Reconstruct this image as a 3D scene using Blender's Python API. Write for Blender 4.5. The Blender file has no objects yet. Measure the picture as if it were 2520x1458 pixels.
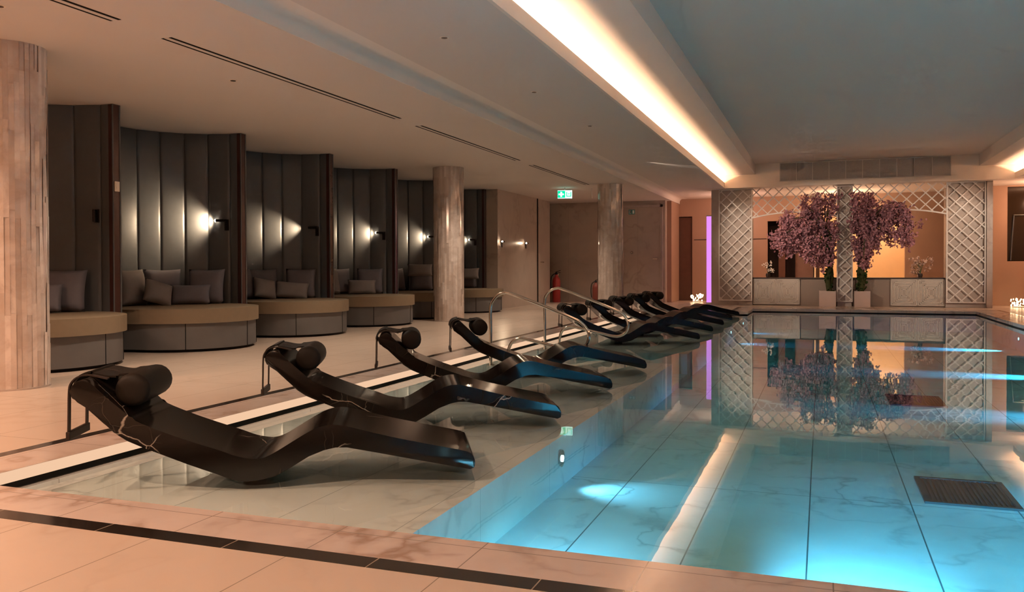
import bpy, bmesh, math, random
from mathutils import Vector, Matrix
R = random.Random(7)
PI = math.pi
scn = bpy.context.scene
COL = scn.collection

# ------------------------------------------------------------------ materials
def mat(name):
    m = bpy.data.materials.new(name); m.use_nodes = True
    nt = m.node_tree; nt.nodes.clear()
    out = nt.nodes.new('ShaderNodeOutputMaterial')
    return m, nt, out
def nd(nt, t, **kw):
    n = nt.nodes.new(t)
    for k, v in kw.items():
        if k in n.inputs: n.inputs[k].default_value = v
        else: setattr(n, k, v)
    return n
def c4(c): return (c[0], c[1], c[2], 1.0)
def mixc(nt, fac, a, b, mode='MIX'):
    n = nt.nodes.new('ShaderNodeMix'); n.data_type = 'RGBA'; n.blend_type = mode
    for i, v in ((0, fac), (6, a), (7, b)):
        if hasattr(v, 'is_linked') or hasattr(v, 'links'): nt.links.new(v, n.inputs[i])
        elif i == 0: n.inputs[0].default_value = v
        else: n.inputs[i].default_value = c4(v)
    return n.outputs[2]
def mathn(nt, op, a, b=0.0, c=None):
    n = nt.nodes.new('ShaderNodeMath'); n.operation = op
    for i, v in enumerate((a, b) if c is None else (a, b, c)):
        if hasattr(v, 'links'): nt.links.new(v, n.inputs[i])
        else: n.inputs[i].default_value = v
    return n.outputs[0]
def ramp(nt, fac, stops):
    n = nt.nodes.new('ShaderNodeValToRGB')
    el = n.color_ramp.elements
    while len(el) < len(stops): el.new(0.5)
    for e, (p, c) in zip(el, stops):
        e.position = p; e.color = c4(c) if len(c) == 3 else c
    nt.links.new(fac, n.inputs[0]); return n.outputs[0]
def noise(nt, vec, scale, detail=4.0, rough=0.55, dist=0.0):
    n = nd(nt, 'ShaderNodeTexNoise'); n.inputs['Scale'].default_value = scale
    n.inputs['Detail'].default_value = detail; n.inputs['Roughness'].default_value = rough
    n.inputs['Distortion'].default_value = dist
    if vec is not None: nt.links.new(vec, n.inputs['Vector'])
    return n.outputs['Fac']
def bsdf(nt, out, col=None, rough=0.5, spec=0.5, metal=0.0, coat=0.0):
    p = nt.nodes.new('ShaderNodeBsdfPrincipled')
    if col is not None:
        if hasattr(col, 'links'): nt.links.new(col, p.inputs['Base Color'])
        else: p.inputs['Base Color'].default_value = c4(col)
    if hasattr(rough, 'links'): nt.links.new(rough, p.inputs['Roughness'])
    else: p.inputs['Roughness'].default_value = rough
    p.inputs['Specular IOR Level'].default_value = spec
    p.inputs['Metallic'].default_value = metal
    p.inputs['Coat Weight'].default_value = coat
    nt.links.new(p.outputs[0], out.inputs['Surface'])
    return p
def bump(nt, p, h, strength=0.2, dist=0.01):
    b = nt.nodes.new('ShaderNodeBump'); b.inputs['Strength'].default_value = strength
    b.inputs['Distance'].default_value = dist
    nt.links.new(h, b.inputs['Height']); nt.links.new(b.outputs[0], p.inputs['Normal'])
def posn(nt): return nt.nodes.new('ShaderNodeNewGeometry').outputs['Position']
def objc(nt): return nt.nodes.new('ShaderNodeTexCoord').outputs['Object']
def plain(name, col, rough=0.5, spec=0.5, metal=0.0, var=0.0, vscale=8.0, bmp=0.0, bscale=60.0, coat=0.0):
    m, nt, out = mat(name)
    v = objc(nt); c = col
    if var > 0:
        f = noise(nt, v, vscale)
        c = mixc(nt, f, [x * (1 - var) for x in col], [min(1, x * (1 + var)) for x in col])
    p = bsdf(nt, out, c, rough, spec, metal, coat)
    if bmp > 0: bump(nt, p, noise(nt, v, bscale, 3.0), bmp)
    return m
def marble(name, base, vein, rough=0.2, scale=1.0, joints=None, world=True, width=0.03, amount=1.0, jcol=None, spec=0.5, cloud=0.12, coat=0.0):
    """veined stone; joints = list of (axis, pitch, offset, width)"""
    m, nt, out = mat(name)
    v = posn(nt) if world else objc(nt)
    warp = nd(nt, 'ShaderNodeTexNoise'); warp.inputs['Scale'].default_value = 1.3 * scale; warp.inputs['Detail'].default_value = 5
    nt.links.new(v, warp.inputs['Vector'])
    add = nt.nodes.new('ShaderNodeMixRGB'); add.blend_type = 'LINEAR_LIGHT'; add.inputs[0].default_value = 0.35
    nt.links.new(v, add.inputs[1]); nt.links.new(warp.outputs['Color'], add.inputs[2])
    f1 = noise(nt, add.outputs[0], 1.1 * scale, 3.0, 0.5)
    d1 = mathn(nt, 'ABSOLUTE', mathn(nt, 'SUBTRACT', f1, 0.5))
    v1 = ramp(nt, d1, [(0.0, (1, 1, 1)), (width, (0.25, 0.25, 0.25)), (width * 2.2, (0, 0, 0))])
    gate = ramp(nt, noise(nt, v, 0.9 * scale, 2.0), [(0.42, (0, 0, 0)), (0.62, (1, 1, 1))])
    vm = mathn(nt, 'MULTIPLY', mathn(nt, 'MULTIPLY', v1, gate), amount)
    cl = noise(nt, v, 2.6 * scale, 5.0)
    c0 = mixc(nt, cl, [x * (1 - cloud) for x in base], [min(1, x * (1 + cloud)) for x in base])
    c = mixc(nt, vm, c0, vein)
    if joints:
        sep = nt.nodes.new('ShaderNodeSeparateXYZ'); nt.links.new(v, sep.inputs[0])
        for ax, pitch, off, w in joints:
            t = mathn(nt, 'ADD', sep.outputs['XYZ'.index(ax)], -off + pitch * 200)
            fr = mathn(nt, 'MODULO', t, pitch)
            msk = mathn(nt, 'LESS_THAN', fr, w)
            c = mixc(nt, msk, c, jcol or [x * 0.45 for x in base])
    p = bsdf(nt, out, c, rough, spec, coat=coat)
    return m
def emit(name, col, strength, sample=True):
    m, nt, out = mat(name)
    e = nt.nodes.new('ShaderNodeEmission'); e.inputs[0].default_value = c4(col); e.inputs[1].default_value = strength
    nt.links.new(e.outputs[0], out.inputs['Surface'])
    if not sample: m.cycles.emission_sampling = 'NONE'
    return m

WARM = (1.0, 0.60, 0.33)
M = {}
M['deck'] = marble('deck_limestone', (0.58, 0.455, 0.365), (0.42, 0.30, 0.23), 0.27, 1.0, [('X', 0.515, -0.505, 0.0035), ('Y', 1.03, 1.2, 0.0035)], width=0.012, amount=0.30, cloud=0.06)
M['coping'] = marble('coping_marble', (0.60, 0.49, 0.43), (0.33, 0.22, 0.17), 0.16, 1.5, [('X', 0.515, -0.485, 0.004), ('Y', 0.80, 0.05, 0.004)], width=0.028, amount=1.0)
M['inlay'] = marble('black_inlay', (0.022, 0.016, 0.013), (0.10, 0.08, 0.06), 0.12, 2.0, [('X', 0.515, -0.743, 0.004), ('Y', 0.80, 0.4, 0.004)], jcol=(0.35, 0.28, 0.22), width=0.01, amount=0.3)
M['shelf'] = marble('shelf_marble', (0.86, 0.80, 0.73), (0.42, 0.36, 0.32), 0.35, 1.4, [('X', 0.515, -0.485, 0.004), ('Y', 1.03, 0.42, 0.003)], width=0.02, amount=0.75)
M['pool'] = marble('pool_marble', (0.68, 0.73, 0.74), (0.24, 0.30, 0.31), 0.4, 1.5, [('X', 0.515, -0.061, 0.007), ('Y', 2.06, 0.9, 0.006)], jcol=(0.10, 0.14, 0.15), width=0.02, amount=0.75)
M['black'] = plain('black_recess', (0.008, 0.008, 0.009), 0.5, 0.2)
M['edge'] = emit('fascia_glow', (1.0, 0.64, 0.41), 0.34)  # warm light on the coping face put in as emission
M['plaster'] = plain('painted_plaster', (0.72, 0.655, 0.60), 0.75, 0.2, var=0.02, vscale=2.0)
M['plaster_lit'] = plain('painted_plaster_lit', (0.86, 0.75, 0.65), 0.6, 0.3, var=0.02)  # plaster lightened for the cove light on lips and bulkhead
M['plaster_edge_lit'] = plain('painted_plaster_edge_lit', (0.82, 0.75, 0.68), 0.6, 0.3)  # same plaster, paler for the light that falls on the ceiling step
M['led'] = emit('cove_led', (1.0, 0.61, 0.37), 48.0)
M['wallmarble'] = marble('wall_marble', (0.48, 0.40, 0.33), (0.28, 0.20, 0.15), 0.3, 1.2, [('X', 0.9, 0.2, 0.003), ('Y', 0.9, 0.3, 0.003)], width=0.03, amount=0.5, cloud=0.14)
M['tanmarble'] = marble('tan_marble', (0.50, 0.42, 0.37), (0.33, 0.25, 0.21), 0.25, 1.6, width=0.03, amount=0.5)
M['brownwall'] = plain('brown_wall', (0.42, 0.265, 0.185), 0.45, 0.4, var=0.10, vscale=1.5)
M['darkwood'] = plain('dark_door', (0.045, 0.026, 0.018), 0.4, 0.4, var=0.2)
M['brownwood'] = plain('brown_door', (0.13, 0.06, 0.038), 0.4, 0.4, var=0.2)
M['creamroom'] = plain('cream_room', (0.80, 0.60, 0.38), 0.7, 0.2, var=0.05)
M['chrome'] = plain('polished_steel', (0.72, 0.66, 0.58), 0.14, 0.5, 1.0)
M['darkmetal'] = plain('bronze_metal', (0.05, 0.04, 0.035), 0.3, 0.5, 0.8)
M['white'] = plain('white_lacquer', (0.76, 0.70, 0.65), 0.35, 0.4)
M['whitebox'] = plain('planter_ceramic', (0.60, 0.47, 0.42), 0.4, 0.4, var=0.04)
M['greyvent'] = plain('vent_mesh', (0.33, 0.30, 0.275), 0.6, 0.3, var=0.15, vscale=40.0)
M['greyslat'] = plain('vent_bar', (0.58, 0.53, 0.48), 0.5, 0.3)
M['slot'] = plain('slot_dark', (0.012, 0.009, 0.007), 0.7, 0.1)
M['slotbar'] = plain('slot_bar', (0.30, 0.25, 0.21), 0.6, 0.2)
M['leather'] = plain('grey_padded_leather', (0.082, 0.086, 0.090), 0.40, 0.55, var=0.12, vscale=14.0, bmp=0.06, bscale=260.0)
M['postwood'] = plain('dark_red_wood', (0.055, 0.020, 0.016), 0.25, 0.5, var=0.2)
M['cushion'] = plain('tan_seat_fabric', (0.235, 0.175, 0.115), 0.85, 0.15, var=0.07, vscale=20.0, bmp=0.08, bscale=400.0)
M['seatbase'] = plain('grey_velvet', (0.138, 0.128, 0.122), 0.75, 0.2, var=0.12, vscale=5.0, bmp=0.05, bscale=300.0)
M['plinth'] = plain('plinth_black', (0.008, 0.006, 0.006), 0.6, 0.2)
M['velvet'] = plain('mauve_grey_velvet', (0.165, 0.150, 0.165), 0.8, 0.25, var=0.15, vscale=9.0, bmp=0.1, bscale=300.0)
M['velvet2'] = plain('taupe_velvet', (0.24, 0.21, 0.20), 0.8, 0.25, var=0.15, vscale=9.0, bmp=0.1, bscale=300.0)
M['bolster'] = plain('brown_leatherette', (0.013, 0.009, 0.006), 0.55, 0.18, var=0.15, bmp=0.05, bscale=200.0)
M['strap'] = plain('brown_strap', (0.026, 0.015, 0.010), 0.5, 0.3)
M['red'] = plain('red_enamel', (0.42, 0.035, 0.03), 0.3, 0.5)
M['shaded_red'] = plain('shaded_red_enamel', (0.20, 0.05, 0.035), 0.4, 0.4)  # extinguisher red darkened for the shadow it stands in
M['blackrub'] = plain('black_rubber', (0.015, 0.013, 0.012), 0.5, 0.3)
M['trunk'] = plain('mossy_bark', (0.060, 0.062, 0.026), 0.9, 0.1, var=0.5, vscale=12.0, bmp=0.4, bscale=30.0)
M['moss'] = plain('green_moss', (0.030, 0.052, 0.016), 0.95, 0.1, var=0.5, vscale=20.0)
M['petal'] = plain('mauve_petals', (0.44, 0.215, 0.25), 0.7, 0.2, var=0.5, vscale=9.0)
M['petal_pale'] = plain('pale_flower', (0.74, 0.60, 0.48), 0.7, 0.2, var=0.1)
M['petal_white'] = plain('white_flower', (0.82, 0.72, 0.64), 0.6, 0.2)
M['petal_pink'] = plain('dusty_pink_flower', (0.55, 0.36, 0.28), 0.7, 0.2, var=0.2)
M['leaf'] = plain('leaf_green', (0.05, 0.09, 0.03), 0.6, 0.3)
M['glow'] = emit('candle_globe', (1.0, 0.66, 0.36), 3.2, False)
M['neon'] = emit('violet_light', (0.84, 0.30, 1.0), 0.38)
M['lens'] = emit('lamp_lens', (1.0, 0.80, 0.58), 22.0, False)
M['lens_off'] = plain('lamp_lens_off', (0.05, 0.045, 0.04), 0.2, 0.5)
M['plens'] = emit('pool_lens', (0.75, 0.92, 1.0), 5.0, False)
M['signgreen'] = emit('sign_green', (0.0, 0.40, 0.19), 0.85, False)
M['signwhite'] = emit('sign_white', (0.60, 1.0, 0.84), 0.62, False)
M['smallgreen'] = plain('small_sign_teal', (0.10, 0.32, 0.30), 0.4, 0.4)
M['smallwhite'] = plain('small_sign_white', (0.75, 0.85, 0.85), 0.4, 0.4)
M['switch'] = plain('white_switch', (0.86, 0.74, 0.60), 0.3, 0.5)
M['grate'] = plain('dark_grate', (0.022, 0.024, 0.024), 0.5, 0.3)
M['glassdark'] = plain('smoked_glass', (0.030, 0.018, 0.010), 0.08, 0.5)
M['greywall'] = plain('grey_counter', (0.25, 0.19, 0.155), 0.5, 0.3, var=0.05)
M['keywall'] = plain('greek_key_ground', (0.43, 0.36, 0.31), 0.6, 0.2, var=0.04)
M['keyline'] = plain('greek_key_line', (0.66, 0.60, 0.53), 0.4, 0.3)

def stone_lounger():
    m, nt, out = mat('black_veined_stone')
    v = objc(nt)
    oi = nt.nodes.new('ShaderNodeObjectInfo')
    sh = nt.nodes.new('ShaderNodeVectorMath'); sh.operation = 'MULTIPLY_ADD'
    cm = nt.nodes.new('ShaderNodeCombineXYZ')
    for i in range(3): nt.links.new(oi.outputs['Random'], cm.inputs[i])
    nt.links.new(cm.outputs[0], sh.inputs[0]); sh.inputs[1].default_value = (7.3, 3.1, 5.7)
    nt.links.new(v, sh.inputs[2]); vv = sh.outputs[0]
    warp = nd(nt, 'ShaderNodeTexNoise'); warp.inputs['Scale'].default_value = 3.0; warp.inputs['Detail'].default_value = 6
    nt.links.new(vv, warp.inputs['Vector'])
    add = nt.nodes.new('ShaderNodeMixRGB'); add.blend_type = 'LINEAR_LIGHT'; add.inputs[0].default_value = 0.10
    nt.links.new(vv, add.inputs[1]); nt.links.new(warp.outputs['Color'], add.inputs[2])
    def crack(scale, wid):
        vo = nt.nodes.new('ShaderNodeTexVoronoi'); vo.feature = 'DISTANCE_TO_EDGE'; vo.inputs['Scale'].default_value = scale
        nt.links.new(add.outputs[0], vo.inputs['Vector'])
        return ramp(nt, vo.outputs['Distance'], [(0.0, (1, 1, 1)), (wid * .5, (.5, .5, .5)), (wid, (0, 0, 0))])
    v1 = crack(2.3, .0075); v2 = mathn(nt, 'MULTIPLY', crack(7.0, .012), .12)
    gate = ramp(nt, noise(nt, vv, 2.3, 2.0), [(0.55, (0, 0, 0)), (0.63, (1, 1, 1))])
    vm = mathn(nt, 'MULTIPLY', mathn(nt, 'ADD', v1, v2), gate)
    c = mixc(nt, noise(nt, vv, 4.0), (0.006, 0.0042, 0.0035), (0.012, 0.0085, 0.0065))
    c = mixc(nt, vm, c, (0.42, 0.36, 0.30))
    bsdf(nt, out, c, 0.14, 0.36)
    return m
M['stone'] = stone_lounger()

def mosaic():
    m, nt, out = mat('column_mosaic')
    at = nt.nodes.new('ShaderNodeAttribute'); at.attribute_name = 'tint'
    v = objc(nt)
    f = noise(nt, v, 7.0, 5.0, 0.6, 0.6)
    c = mixc(nt, at.outputs['Fac'], (0.56, 0.47, 0.41), (0.78, 0.68, 0.61))
    pat = ramp(nt, f, [(0.40, (0, 0, 0)), (0.66, (1, 1, 1))])
    pm = mathn(nt, 'MULTIPLY', pat, 0.55)
    c = mixc(nt, pm, c, (0.44, 0.32, 0.25))
    bsdf(nt, out, c, 0.10, 0.5)
    return m
M['mosaic'] = mosaic()

def water():
    m, nt, out = mat('pool_water')
    v = posn(nt)
    mp = nt.nodes.new('ShaderNodeMapping'); mp.inputs['Scale'].default_value = (1.0, 1.0, 0.0)
    nt.links.new(v, mp.inputs[0])
    h1 = noise(nt, mp.outputs[0], 1.6, 2.0, 0.5); h2 = noise(nt, mp.outputs[0], 7.0, 2.0, 0.5)
    h = mathn(nt, 'ADD', h1, mathn(nt, 'MULTIPLY', h2, 0.10))
    b = nt.nodes.new('ShaderNodeBump'); b.inputs['Strength'].default_value = 0.10; b.inputs['Distance'].default_value = 0.008
    nt.links.new(h, b.inputs['Height'])
    ge = nt.nodes.new('ShaderNodeNewGeometry'); dt = nt.nodes.new('ShaderNodeVectorMath'); dt.operation = 'DOT_PRODUCT'
    nt.links.new(ge.outputs['Incoming'], dt.inputs[0]); nt.links.new(ge.outputs['Normal'], dt.inputs[1])
    om = mathn(nt, 'SUBTRACT', 1.0, mathn(nt, 'ABSOLUTE', dt.outputs['Value']))
    fres = mathn(nt, 'MULTIPLY_ADD', mathn(nt, 'POWER', om, 5.0), 0.98, 0.02)
    tr = nt.nodes.new('ShaderNodeBsdfTransparent'); tr.inputs[0].default_value = (0.97, 0.99, 0.99, 1)
    gl = nt.nodes.new('ShaderNodeBsdfGlossy'); gl.inputs['Roughness'].default_value = 0.015
    gl.inputs[0].default_value = (1, 1, 1, 1)
    nt.links.new(b.outputs[0], gl.inputs['Normal'])
    mx = nt.nodes.new('ShaderNodeMixShader')
    nt.links.new(fres, mx.inputs[0]); nt.links.new(tr.outputs[0], mx.inputs[1]); nt.links.new(gl.outputs[0], mx.inputs[2])
    nt.links.new(mx.outputs[0], out.inputs['Surface'])
    va = nt.nodes.new('ShaderNodeVolumeAbsorption'); va.inputs['Color'].default_value = (0.12, 0.84, 0.95, 1); va.inputs['Density'].default_value = 0.85
    nt.links.new(va.outputs[0], out.inputs['Volume'])
    return m
M['water'] = water()

# ------------------------------------------------------------------ mesh helpers
def link(o):
    COL.objects.link(o); return o
def obj(name, bm, m, parent=None, smooth=None, mods=()):
    me = bpy.data.meshes.new(name)
    bmesh.ops.recalc_face_normals(bm, faces=bm.faces)
    if smooth is not None:
        for f in bm.faces: f.smooth = True
        if smooth < 3.0:
            for e in bm.edges:
                if len(e.link_faces) == 2 and e.calc_face_angle(0) > smooth: e.smooth = False
    bm.to_mesh(me); bm.free()
    o = bpy.data.objects.new(name, me); me.materials.append(M[m] if isinstance(m, str) else m)
    link(o)
    if parent is not None: o.parent = parent
    return o
def tag(o, label, cat, group=None):
    o['label'] = label; o['category'] = cat
    if group: o['group'] = group
    return o
def thing(name, label, cat, loc=(0, 0, 0), rotz=0.0, group=None):
    o = bpy.data.objects.new(name, None); o.empty_display_size = 0.1; link(o)
    o.location = loc; o.rotation_euler = (0, 0, rotz)
    return tag(o, label, cat, group)
def struct(name, bm, m, smooth=None):
    o = obj(name, bm, m, None, smooth); o['kind'] = 'structure'; return o
def dup(root, loc, rotz=0.0, label=None, group=None):
    r = root.copy(); link(r); r.location = loc; r.rotation_euler = (0, 0, rotz)
    if label: r['label'] = label
    if group: r['group'] = group
    for ch in list(root.children):
        c = ch.copy(); link(c); c.parent = r
        for g in list(ch.children):
            d = g.copy(); link(d); d.parent = c
    return r
def box(bm, x0, x1, y0, y1, z0, z1):
    v = [bm.verts.new(p) for p in ((x0, y0, z0), (x1, y0, z0), (x1, y1, z0), (x0, y1, z0), (x0, y0, z1), (x1, y0, z1), (x1, y1, z1), (x0, y1, z1))]
    for f in ((0, 1, 2, 3), (4, 5, 6, 7), (0, 1, 5, 4), (1, 2, 6, 5), (2, 3, 7, 6), (3, 0, 4, 7)): bm.faces.new([v[i] for i in f])
    return v
def bx(*a, bev=0.0, seg=2):
    bm = bmesh.new(); box(bm, *a)
    if bev: bmesh.ops.bevel(bm, geom=list(bm.edges), offset=bev, segments=seg, affect='EDGES', profile=0.6)
    return bm
def bar(bm, p, q, w, t, up=(0, 0, 1)):
    """rectangular bar from p to q, w across, t along up x dir"""
    p, q = Vector(p), Vector(q); d = (q - p).normalized(); u = Vector(up)
    s = d.cross(u).normalized(); u2 = s.cross(d).normalized()
    vs = []
    for c in (p, q):
        for a, b in ((-1, -1), (1, -1), (1, 1), (-1, 1)): vs.append(bm.verts.new(c + s * (a * w / 2) + u2 * (b * t / 2)))
    for f in ((0, 1, 2, 3), (7, 6, 5, 4), (0, 4, 5, 1), (1, 5, 6, 2), (2, 6, 7, 3), (3, 7, 4, 0)): bm.faces.new([vs[i] for i in f])
def prism(bm, pts, z0, z1):
    a = [bm.verts.new((x, y, z0)) for x, y in pts]; b = [bm.verts.new((x, y, z1)) for x, y in pts]
    bm.faces.new(a[::-1]); bm.faces.new(b); n = len(pts)
    for i in range(n): bm.faces.new((a[i], a[(i + 1) % n], b[(i + 1) % n], b[i]))
    return a, b
def tube(bm, pts, r, n=10, cap=True):
    pts = [Vector(p) for p in pts]; rings = []; prev = None
    for i, p in enumerate(pts):
        d = (pts[min(i + 1, len(pts) - 1)] - pts[max(i - 1, 0)]).normalized()
        if prev is None:
            a = Vector((0, 0, 1)) if abs(d.z) < 0.9 else Vector((1, 0, 0)); s = d.cross(a).normalized()
        else:
            s = (prev - d * prev.dot(d)).normalized()
        prev = s; t = d.cross(s); rr = r[i] if isinstance(r, (list, tuple)) else r
        rings.append([bm.verts.new(p + (s * math.cos(2 * PI * k / n) + t * math.sin(2 * PI * k / n)) * rr) for k in range(n)])
    for a, b in zip(rings, rings[1:]):
        for k in range(n): bm.faces.new((a[k], a[(k + 1) % n], b[(k + 1) % n], b[k]))
    if cap: bm.faces.new(rings[0][::-1]); bm.faces.new(rings[-1])
def lathe(bm, prof, n=24, c=(0, 0, 0)):
    rings = []
    for r, z in prof:
        rings.append([bm.verts.new((c[0] + max(r, 1e-4) * math.cos(2 * PI * k / n), c[1] + max(r, 1e-4) * math.sin(2 * PI * k / n), c[2] + z)) for k in range(n)])
    for a, b in zip(rings, rings[1:]):
        for k in range(n): bm.faces.new((a[k], a[(k + 1) % n], b[(k + 1) % n], b[k]))
    bm.faces.new(rings[0][::-1]); bm.faces.new(rings[-1])
def smoothpath(pts, sub=6):
    """Catmull-Rom"""
    P = [Vector(p) for p in pts]; out = []
    for i in range(len(P) - 1):
        p0 = P[max(i - 1, 0)]; p1 = P[i]; p2 = P[i + 1]; p3 = P[min(i + 2, len(P) - 1)]
        for k in range(sub):
            t = k / sub
            out.append(0.5 * ((2 * p1) + (p2 - p0) * t + (2 * p0 - 5 * p1 + 4 * p2 - p3) * t * t + (3 * p1 - p0 - 3 * p2 + p3) * t ** 3))
    out.append(P[-1]); return out

# ------------------------------------------------------------------ room setting
WZ = -0.068      # water level
SH = -0.115      # shelf surface
FL = -0.41       # pool floor
PX0, PX1, PY0, PY1 = -3.32, 2.80, 2.51, 18.44
EX, EY = -1.35, 17.10           # where the shelf side of the pool ends
SX = -1.435                     # shelf edge
Y1A, Y2A = 8.72, 9.75           # entry steps between the two shelves
ZC, ZM, ZV, ZU = 2.52, 2.65, 2.93, 3.165

# deck
bm = bmesh.new()
for a in ((-8.2, 5.9, -3.2, 2.18), (-8.2, -3.68, 2.18, 23.2), (3.33, 5.9, 2.18, 23.2), (-3.68, 3.33, 19.10, 23.2), (-3.68, -1.71, 17.50, 19.10)):
    box(bm, a[0], a[1], a[2], a[3], -0.7, 0.0)
struct('floor', bm, 'deck')
# black inlay strips round the pool
bm = bmesh.new()
for a in ((-3.68, 3.33, 2.18, 2.262), (-3.68, -3.605, 2.262, 17.50), (3.255, 3.33, 2.262, 19.10), (-1.71, 3.255, 19.03, 19.10), (-1.71, -1.635, 17.50, 19.03), (-3.605, -1.635, 17.425, 17.50)):
    box(bm, a[0], a[1], a[2], a[3], -0.3, 0.0005)
struct('trim_1', bm, 'inlay')
# coping slabs
bm = bmesh.new()
for a in ((-3.605, 3.255, 2.262, PY0), (-3.605, PX0, PY0, 17.425), (PX1, 3.255, PY0, 19.03), (-1.635, PX1, PY1, 19.03), (PX0, -1.635, EY, 17.425), (-1.635, EX, EY, PY1)):
    box(bm, a[0], a[1], a[2], a[3], -0.052, 0.0)
struct('trim_2', bm, 'coping')
# black water-line recess under the coping, then the pool walls
bm = bmesh.new()
t = 0.012
for a in ((PX0 - t - .2, PX1 + t + .2, PY0 - t - .2, PY0 - t), (PX0 - t - .2, PX0 - t, PY0, EY + t), (PX1 + t, PX1 + t + .2, PY0 - t, PY1 + t), (EX - t - .2, PX1 + t, PY1 + t, PY1 + t + .2), (PX0 - t, EX - t, EY + t, EY + t + .2), (EX - t - .1, EX - t, EY + t, PY1 + t)):
    box(bm, a[0], a[1], a[2], a[3], -0.095, -0.052)
struct('trim_3', bm, 'black')
# pool basin: floor and walls
bm = bmesh.new()
box(bm, SX - .1, PX1 + .3, PY0 - .3, PY1 + .3, FL - .2, FL)
box(bm, PX0 - .5, PX1 + .3, PY0 - .3, PY0, FL, -0.095)
box(bm, PX1, PX1 + .3, PY0, PY1, FL, -0.095)
box(bm, EX, PX1, PY1, PY1 + .3, FL, -0.095)
box(bm, EX - .3, EX, EY, PY1 + .3, FL, -0.095)
box(bm, PX0 - .3, PX0, PY0, EY, FL, -0.095)
struct('pool_basin', bm, 'pool')
# the two shallow shelves the loungers stand on, and the steps between
bm = bmesh.new()
box(bm, PX0, SX, PY0, Y1A, FL - .2, SH)
struct('pool_shelf', bm, 'shelf')
bm = bmesh.new()
box(bm, PX0, SX, Y2A, EY, FL - .2, SH)
struct('pool_shelf', bm, 'shelf')
bm = bmesh.new()
for i, (xa, z) in enumerate(((PX0, -0.13), (-2.75, -0.21), (-2.30, -0.28), (-1.86, -0.345))):
    box(bm, xa, SX, Y1A, Y2A, FL - .2, z) if i == 0 and False else box(bm, xa, (-2.75, -2.30, -1.86, SX)[i], Y1A, Y2A, FL - .2, z)
struct('pool_steps', bm, 'pool')
# water
bm = bmesh.new()
prism(bm, [(PX0 - .02, PY0 - .02), (PX1 + .02, PY0 - .02), (PX1 + .02, PY1 + .02), (EX - .02, PY1 + .02), (EX - .02, EY + .02), (PX0 - .02, EY + .02)], FL - .1, WZ)
o = obj('pool_water', bm, 'water'); o['kind'] = 'stuff'
tag(o, 'still clear turquoise water filling the long indoor pool', 'water')
# left coping face; the light on it is given as emission
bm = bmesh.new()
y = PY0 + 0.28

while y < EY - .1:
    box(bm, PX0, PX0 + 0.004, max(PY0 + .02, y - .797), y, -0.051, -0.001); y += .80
o = obj('glowing_fascia', bm, 'edge'); tag(o, 'long warm face under the left pool coping, its light added as glow', 'light strip')

# ceilings
bm = bmesh.new(); box(bm, -8.2, -3.50, -3.2, 23.2, ZC, ZC + .9); struct('ceiling', bm, 'plaster')
bm = bmesh.new()   # curved step from the low ceiling to the middle ceiling
prof = [(-3.49, ZC)] + [(-3.49 + 0.075 * (1 - math.cos(a)), ZM - 0.075 + 0.075 * math.sin(a)) for a in [i * PI / 16 for i in range(9)]] + [(-3.30, ZM + .0), (-3.30, ZM + .3), (-3.498, ZM + .3), (-3.498, ZC)]
a = [bm.verts.new((x, -3.2, z)) for x, z in prof]; b = [bm.verts.new((x, 23.19, z)) for x, z in prof]
n = len(prof)
for i in range(n): bm.faces.new((a[i], a[(i + 1) % n], b[(i + 1) % n], b[i]))
bm.faces.new(a); bm.faces.new(b[::-1])
struct('trim_4', bm, 'plaster_edge_lit', smooth=0.6)
LX, RX = -2.05, 3.66           # lips of the lit recess
RY0, RY1 = -2.6, 19.62
bm = bmesh.new()
box(bm, -3.30, -2.47, -3.2, 23.2, ZM, ZM + .9)
box(bm, 4.08, 5.9, -3.2, 23.2, ZM, ZM + .9)
box(bm, -2.47, 4.08, RY1, 23.2, ZM, ZM + .9)
box(bm, -2.47, 4.08, -3.2, RY0, ZM, ZM + .9)
box(bm, -2.47, LX - .03, RY0, RY1, ZM, ZM + .015)
box(bm, RX + .03, 4.08, RY0, RY1, ZM, ZM + .015)
struct('ceiling', bm, 'plaster')
bm = bmesh.new()               # upstanding lips that hide the light strips
box(bm, LX - .03, LX, RY0, RY1, ZM - .004, 2.765); box(bm, RX, RX + .03, RY0, RY1, ZM - .004, 2.765)
struct('trim_5', bm, 'plaster_lit')
bm = bmesh.new()               # cove ceiling and raised centre
SL, SR = -1.39, 3.02
box(bm, -2.47, SL, RY0, RY1, ZV, ZV + .6); box(bm, SR, 4.08, RY0, RY1, ZV, ZV + .6)
box(bm, SL, SR, RY0, RY1, ZU, ZU + .4)
box(bm, SL, SR, RY0, RY0 + .6, ZV, ZU)
struct('ceiling', bm, 'plaster')
for nm, x in (('left', -2.27), ('right', 3.88)):
    bm = bmesh.new(); box(bm, x - .02, x + .02, RY0 + .1, RY1 - .04, ZM + .018, ZM + .034)
    o = obj('cove_light', bm, 'led'); tag(o, 'warm light strip hidden in the %s ceiling cove over the pool' % nm, 'light strip')

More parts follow.
